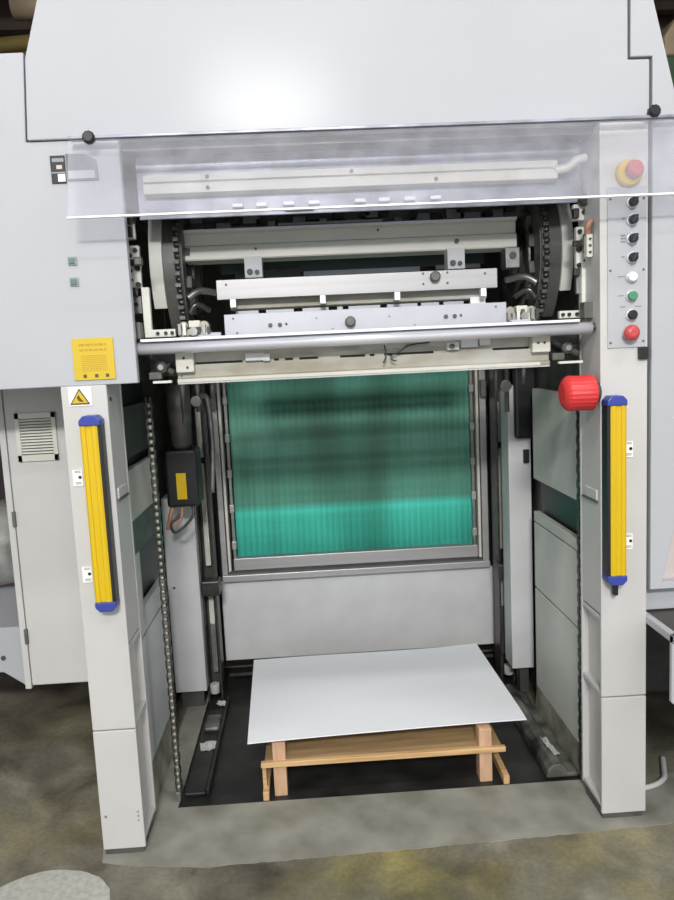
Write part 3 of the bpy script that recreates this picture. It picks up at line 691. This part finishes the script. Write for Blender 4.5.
# chain wheels with their white guides ---------------------------------------
def chain_wheel(s, xg0, xg1, xd, label):
    """s=+1 right hand wheel: white guide between xg0..xg1, dark side plates inward to xd"""
    yc, zc, r = .56, 1.885, .31
    t = thing('gripper_chain_drive', ((xg0+xg1)/2, yc, zc-r), label, 'chain wheel', 'gripper chain wheels at both ends of the opening')
    def arc(x0, x1, r0, r1, a0, a1, name, m, n=28, bev=0.001, squash=1.0):
        b = MB(); rows = []
        for k in range(n+1):
            a = R(a0+(a1-a0)*k/n); c_, s_ = math.cos(a), math.sin(a)
            rows.append([b.bm.verts.new((x, yc-rr*c_, zc+rr*s_*squash)) for x, rr in ((x0, r0), (x1, r0), (x1, r1), (x0, r1))])
        for p, q in zip(rows, rows[1:]):
            for i in range(4):
                fc = b.bm.faces.new((p[i], p[(i+1) % 4], q[(i+1) % 4], q[i]))
        b.bm.faces.new(rows[0][::-1]); b.bm.faces.new(rows[-1])
        return b.build(name, m, t, bev)
    arc(xg0, xg1, r-.03, r, -27, 36, 'guide_rim', 'guide_white')
    arc(min(xd, xg0 if s > 0 else xg1), max(xd, xg0 if s > 0 else xg1), r-.035, r-.010, -48, 50, 'dark_rim', 'rim_grey')
    xm = (xd + (xg0 if s > 0 else xg1))/2
    ch = MB(); n = 26
    for k in range(n):
        a = R(-44+90*k/n); rr = r+.002
        c = Vector((0, -rr*math.cos(a), rr*math.sin(a)))
        ch.cyl((xm-.008-s*.020, yc+c.y, zc+c.z), (xm+.008-s*.020, yc+c.y, zc+c.z), .0065, 8)
        if k % 2: ch.box(xm-.012-s*.020, xm+.006-s*.020, yc+c.y-.009, yc+c.y+.009, zc+c.z-.006, zc+c.z+.006)
    ch.build('chain', 'chain_steel', t, 0)
    arc(xd-.004 if s > 0 else xd-.008, xd+.008 if s > 0 else xd+.004, r-.09, r-.02, -60, 60, 'inner_guide', 'dark_grey')
    # side disc, inside
    xs0 = xd+s*.020
    MB().cyl((xs0, yc, zc), (xs0+s*.02, yc, zc), r-.05, 40).build('side_disc', 'dark', t, 0)
    MB().lathe([(.09, 0), (.085, .02), (.05, .03), (.05, .045)], (xs0, yc, zc), (-s, 0, 0), 28).build('hub', 'dark_grey', t, 0)
    for a in (-38, -15, 12, 35):
        a = R(a); c = Vector((0, -(r-.10)*math.cos(a), (r-.10)*math.sin(a)))
        MB().box(xd-s*.01-.012, xd-s*.01+.012, yc+c.y-.02, yc+c.y+.02, zc+c.z-.022, zc+c.z+.022, rot=RX(math.degrees(a))).build('clamp_block', 'dark_grey', t, .004)
    arc(xd-.02, xd-.012 if s > 0 else xd+.0, r-.125, r-.10, -130, 130, 'return_guide', 'steel', 40)
    arc(xd-.03 if s > 0 else xd+.01, xd-.02 if s > 0 else xd+.02, r-.19, r-.17, -150, 150, 'cam_ring', 'chain_steel', 40)
    # pale lever castings in the lower quarter of the wheel
    MB().tube([(xd-s*.01, yc-.27, zc-.11), (xd-s*.05, yc-.25, zc-.085), (xd-s*.10, yc-.2, zc-.09)], .012).build('lever', 'steel', t, 0)
    MB().tube([(xd-s*.01, yc-.25, zc-.16), (xd-s*.035, yc-.25, zc-.13), (xd-s*.075, yc-.22, zc-.15)], .010).build('lever', 'chain_steel', t, 0)
    return t
chain_wheel(-1, -.646, -.604, -.545, 'chain wheel with white curved guide at the left end of the opening')
chain_wheel(1, .730, .768, .665, 'chain wheel with white curved guide at the right end of the opening')

# lower shoes beside the roll and end brackets -------------------------------
def shoe(xs, s, label):
    t = thing('sheet_clamp', (xs, .12, 1.635), label, 'clamp')
    box(xs-.05, xs+.05, .10, .13, 1.638, 1.660).build('clamp_body', 'beige2', t, .004)
    rn = random.Random(int(abs(xs)*1000))
    for k in range(7):
        x = xs-.045+k*.015; h = rn.uniform(.008, .03); mm = rn.choice(['steel', 'beige', 'guide_white', 'iron', 'dark_grey'])
        box(x-.005, x+.005, .088, .10, 1.645, 1.655+h).build('clamp_finger', mm, t, .001)
    MB().cyl((xs-.035, .11, 1.675), (xs-.035, .14, 1.675), .014, 14).build('roller', 'steel_lt', t, .002); MB().cyl((xs+.03, .10, 1.672), (xs+.03, .14, 1.672), .016, 14).build('roller', 'steel_lt', t, .002)
    MB().lathe([(.008, 0), (.008, .02), (.013, .022), (.013, .03)], (xs, .10, 1.655), (0, -1, 0), 12).build('thumb_screw', 'steel', t, 0)
    box(xs+s*.0-.018, xs+.018, .10, .14, 1.668, 1.690).build('clamp_top', 'beige', t, .003)
shoe(-.492, 1, 'small greasy clamp above the left end of the roll')
shoe(.545, -1, 'small greasy clamp above the right end of the roll')
t = box(-.49, -.41, .09, .12, 1.634, 1.650).build('guide_finger', 'alu_white', bevel=.002); tag(t, 'flat white finger on the roll left of the white plate', 'guide finger')
t = box(.497, .56, .06, .09, 1.634, 1.645).build('guide_finger', 'alu_white', bevel=.002); tag(t, 'flat white finger on the roll right of the white plate', 'guide finger')

def end_bracket(s, x_plate, x_arm, label):
    t = thing('end_bracket', (x_plate, .12, 1.64), label, 'bracket', 'brackets at both ends of the roll')
    for w0, w1, z0, z1, mm in ((-.020, .020, 1.80, 1.93, 'guide_white'), (-.028, .012, 1.95, 2.0, 'guide_white'), (-.020, .016, 1.72, 1.775, 'steel')):
        box(x_plate+w0, x_plate+w1, .13, .15, z0, z1).build('plate', mm, t, .002)
    h = MB()
    for dx, z, r in ((-.009, 1.90, .008), (-.009, 1.875, .006), (-.009, 1.852, .006), (-.009, 1.825, .006), (.010, 1.915, .007), (.013, 1.86, .009), (.012, 1.81, .008), (-.004, 1.975, .007), (0, 1.75, .006)):
        MB().cyl((x_plate+dx*s*-1, .122, z), (x_plate+dx*s*-1, .13, z), r, 10).build('bolt', 'black', t, 0)
    for z0, z1 in ((1.955, 1.985), (1.775, 1.80), (1.868, 1.886)):
        box(x_plate-.022+s*-.012, x_plate-.004+s*-.012, .11, .132, z0, z1).build('dark_block', 'iron', t, .003)
    box(x_plate-.002-s*.012, x_plate+.022-s*.012, .09, .12, 1.865, 1.89).build('cam_block', 'dark_grey', t, .004)
    # L shaped arm
    MB().prism([(x_arm-.012, 1.80), (x_arm+.012, 1.80), (x_arm+.012, 1.668), (x_arm-s*.085, 1.668) if s > 0 else (x_arm+.085, 1.668), (x_arm-s*.085, 1.644) if s > 0 else (x_arm+.085, 1.644), (x_arm-.012, 1.644)] if s < 0 else
               [(x_arm+.012, 1.82), (x_arm-.012, 1.82), (x_arm-.012, 1.668), (x_arm-.085, 1.668), (x_arm-.085, 1.644), (x_arm+.012, 1.644)], 1, .12, .14).build('angle_arm', 'guide_white', t, .002)
    h = MB()
    for dx in (.03, .055, .075): MB().cyl((x_arm-s*dx, .112, 1.656), (x_arm-s*dx, .12, 1.656), .0055, 10).build('arm_bolt', 'black', t, 0)
    box(x_plate-.022, x_plate+.022, .06, .10, 1.638, 1.69).build('grey_block', 'dark_grey', t, .003)
    MB().cyl((x_plate, .10, 2.01), (x_plate, .14, 2.01), .018, 16).build('upper_roller', 'iron', t, .002)
end_bracket(-1, -.672, -.640, 'white drilled end bracket beside the left chain wheel')
end_bracket(1, .752, .757, 'white drilled end bracket beside the right chain wheel')
t = thing('hose_fitting', (.79, .09, 1.83), 'pale drilled terminal block with copper fitting at the right post', 'fitting')
box(.735, .754, .05, .075, 1.825, 1.895).build('terminal_block', 'beige', t, .002)
h = MB()
for z in (1.84, 1.86, 1.88): h.cyl((.745, .046, z), (.745, .05, z), .004, 10)
h.build('terminal_hole', 'dark', t, 0)
MB().tube([(.742, .06, 1.895), (.738, .05, 1.915), (.748, .05, 1.935)], .010).build('copper_elbow', 'copper', t, 0)

# machinery clutter below the roll ends
def lever_cluster(x0, x1, s, label, seed):
    t = thing('linkage', ((x0+x1)/2, .18, 1.505), label, 'linkage')
    rn = random.Random(seed)
    box(x0, x1, .16, .18, 1.52, 1.59).build('back_plate', 'iron', t, .001)
    xa, xb = (x0, x1)
    MB().cyl((x0+.01, .14, 1.575), (x1-.01, .13, 1.53), .010, 12).build('link_rod', 'dark_grey', t, 0)
    MB().cyl((x0+.03, .12, 1.52), (x1-.015, .12, 1.565), .007, 12).build('link_rod', 'iron', t, 0)
    MB().lathe([(.018, 0), (.018, .02), (.009, .022), (.009, .03)], ((x0+x1)/2, .12, 1.55), (0, -1, 0), 14).build('pivot', 'steel', t, 0)
    box(x0+.005, x0+.045, .10, .13, 1.512, 1.535).build('clevis', 'dark_grey', t, .003)
    box(min(x0, x1)+.02, max(x0, x1)-.012, .08, .10, 1.500, 1.508).build('bright_tab', 'guide_white', t, .001)
lever_cluster(-.650, -.560, -1, 'dark oily linkage below the left end of the roll', 3)
lever_cluster(.636, .745, 1, 'dark oily linkage below the right end of the roll', 4)
t = thing('hanging_fittings', (.60, .5, 1.36), 'dark rods and pulleys hanging under the rail by the right rail', 'fitting')
for x, z0, z1 in ((.56, 1.36, 1.49), (.60, 1.32, 1.49), (.665, 1.42, 1.49)): MB().cyl((x, .5, z0), (x, .5, z1), .009, 10).build('rod', 'dark_grey', t, 0)
MB().cyl((.59, .47, 1.42), (.59, .5, 1.42), .022, 16).build('pulley', 'steel', t, .002)
t = thing('hanging_fittings', (-.55, .5, 1.36), 'dark rods and pulleys hanging under the rail by the left rail', 'fitting')
for x, z0, z1 in ((-.61, 1.34, 1.49), (-.555, 1.38, 1.49), (-.50, 1.43, 1.49)): MB().cyl((x, .5, z0), (x, .5, z1), .009, 10).build('rod', 'dark_grey', t, 0)
MB().cyl((-.56, .47, 1.42), (-.56, .5, 1.42), .020, 16).build('pulley', 'steel', t, .002)

# ------------------------------------------------------------------ left side: cabinet and things behind
t = thing('side_cabinet', (-1.06, .7, .42), 'white hanging cabinet with louvred vent left of the left post', 'cabinet')
box(-1.205, -.90, .352, 1.10, .424, 1.503).build('cabinet_body', 'paint_post', t, .004)
box(-1.228, -1.206, .347, 1.10, .414, 1.503).build('door_edge', 'paint_post', t, .002)
for z in (1.05, .62): box(-1.211, -1.200, .340, .352, z-.035, z+.02).build('hinge', 'dark_grey', t, .001)
vb = MB()
for x0, x1, z0, z1 in ((-1.170, -1.155, 1.245, 1.415), (-1.045, -1.030, 1.245, 1.415), (-1.170, -1.03, 1.395, 1.415), (-1.170, -1.03, 1.245, 1.268)): vb.box(x0, x1, .344, .352, z0, z1)
v = vb.build('vent', 'beige', t, .001)
vs = MB()
for k in range(12): vs.box(-1.155, -1.045, .346, .351, 1.271+k*.0104, 1.271+k*.0104+.0062, rot=RX(-18))
vs.build('louvre_slats', 'beige', v, 0)
box(-1.155, -1.045, .3512, .3519, 1.268, 1.395).build('vent_back', 'dark_grey', v, 0)
t = thing('white_box', (-1.6, .8, .30), 'low white metal box at the left edge behind the side cabinet', 'box')
MB().prism([(-1.9, .37), (-1.42, .37), (-1.325, .30), (-1.325, .555), (-1.9, .555)], 1, .62, 1.2).build('box_body', 'paint', t, .004)
MB().cyl((-1.415, .617, .43), (-1.415, .62, .43), .010, 12).build('screw', 'dark', t, 0)
box(-1.85, -1.78, .9, 1.1, FZ, .37).build('foot', 'dark', t, 0)
t = box(-2.9, -1.7, 2.0, 2.8, 0, 1.7).build('dark_cabinet', 'plum', bevel=.01); tag(t, 'dark plum cabinet in the shadow at the left edge', 'cabinet')
fb = MB().lathe([(.02, 0), (.12, .02), (.17, .12), (.16, .26), (.10, .36), (.03, .40)], (-1.62, 1.25, .56), (0, 0, 1), 14).build('film_bag', 'film', bevel=0)
for v in fb.data.vertices: v.co += Vector((math.sin(v.co.z*40+v.co.x*30)*.015, math.cos(v.co.z*33)*.012, math.sin(v.co.x*40)*.01))
tag(fb, 'crumpled grey film bag on the white box at the left edge', 'bag')

# ------------------------------------------------------------------ right side: table and cable loop
t = thing('side_table', (1.3, 0, 0), 'white framed table with brown-black top behind the right post', 'table')
box(.925, 1.75, -.155, .62, .664, .676).build('table_top', 'table', t, .001)
box(.902, .925, -.18, .045, .655, .680).build('side_edge', 'paint', t, .003)
box(.902, 1.75, -.18, -.155, .655, .680).build('front_edge', 'paint', t, .003)
MB().prism([(.90, .655), (1.75, .655), (1.75, .36), (1.02, .36), (.90, .47)], 1, -.175, -.160).build('front_apron', 'paint', t, .002)
box(.925, 1.75, .60, .62, .12, .640).build('rear_panel', 'dark', t, 0)
box(1.55, 1.6, -.15, .03, FZ, .36).build('leg', 'dark', t, .002)
c = MB().tube([(1.12, .32, -.006), (1.085, .24, -.006), (1.06, .19, -.006), (1.01, .155, -.006), (.95, .145, -.006), (.915, .19, -.006), (.90, .27, -.006)], .010).build('cable_loop', 'cable', bevel=0)
tag(c, 'pale grey cable loop on the floor behind the right post\'s foot', 'cable')
dsk = MB(); pts = []
rn = random.Random(9)
for k in range(48):
    a = 2*math.pi*k/48; r = 1+.02*math.sin(3*a+1)+.012*rn.uniform(-1, 1); pts.append((-1.015+.195*r*math.cos(a), -.222+.17*r*math.sin(a)))
o = dsk.prism(pts, 2, FZ+.0002, FZ+.003).build('floor_cover', 'disc', bevel=.001)
tag(o, 'round whitish cover on the floor at the bottom left corner', 'floor cover')

# ------------------------------------------------------------------ light
def lamp_fixture(x, y, z, L_, power, name_label, size_y=.28, rot=0):
    t = thing('ceiling_lamp', (x, y, z), name_label, 'lamp')
    box(x-L_/2, x+L_/2, y-size_y/2, y+size_y/2, z+.03, z+.10).build('housing', 'paint', t, .004)
    for dy in (-size_y*.25, size_y*.25):
        MB().cyl((x-L_/2+.03, y+dy, z+.012), (x+L_/2-.03, y+dy, z+.012), .015, 12).build('tube', 'tube', t, 0)
    ld = bpy.data.lights.new('fluorescent_light', 'AREA'); ld.shape = 'RECTANGLE'; ld.size = L_; ld.size_y = size_y; ld.energy = power; ld.color = (1, .975, .94)
    lo = bpy.data.objects.new('fluorescent_light', ld); C.objects.link(lo); lo.parent = t; lo.location = (0, 0, -.01)
    return lo
lo = lamp_fixture(-.40, -6.0, 4.30, 1.2, 430, 'fluorescent fitting hanging behind the viewer in front of the press', .6)
lo.rotation_euler = (R(50), 0, 0)
lamp_fixture(.3, -3.9, 4.9, 1.6, 60, 'added fill lamp under the roof above the viewer in front of the press')  # unseen overhead lamp, added to brighten the board and the floor
lamp_fixture(-2.2, -1.75, 5.1, 1.5, 45, 'added fill lamp under the roof to the left of the press front')  # left of two unseen side lamps added to brighten the board sheet
lamp_fixture(2.3, -1.75, 5.1, 1.5, 45, 'added fill lamp under the roof to the right of the press front')  # right one of the added side pair

w = bpy.data.worlds.new('world'); sc.world = w; w.use_nodes = True
w.node_tree.nodes['Background'].inputs[0].default_value = (.86, .93, 1, 1); w.node_tree.nodes['Background'].inputs[1].default_value = .80

# ------------------------------------------------------------------ camera
cam = bpy.data.cameras.new('camera'); co = bpy.data.objects.new('camera', cam); C.objects.link(co)
pitch, yaw, roll = .1234, .0376, -.0480
fw = Vector((math.sin(yaw)*math.cos(pitch), math.cos(yaw)*math.cos(pitch), -math.sin(pitch)))
rt = Vector((math.cos(yaw), -math.sin(yaw), 0)); up = rt.cross(fw)
rt2 = rt*math.cos(roll) + up*math.sin(roll); up2 = -rt*math.sin(roll) + up*math.cos(roll)
m = Matrix((rt2, up2, -fw)).transposed().to_4x4(); m.translation = (-.153, -2.243, 1.55)
co.matrix_world = m
cam.sensor_fit = 'VERTICAL'; cam.sensor_height = 36; cam.lens = 734.5*36/900; cam.clip_start = .02
sc.camera = co
sc.view_settings.view_transform = 'Standard'; sc.view_settings.look = 'None'; sc.view_settings.gamma = 1; sc.view_settings.exposure = 0.28
sc.view_settings.use_curve_mapping = False
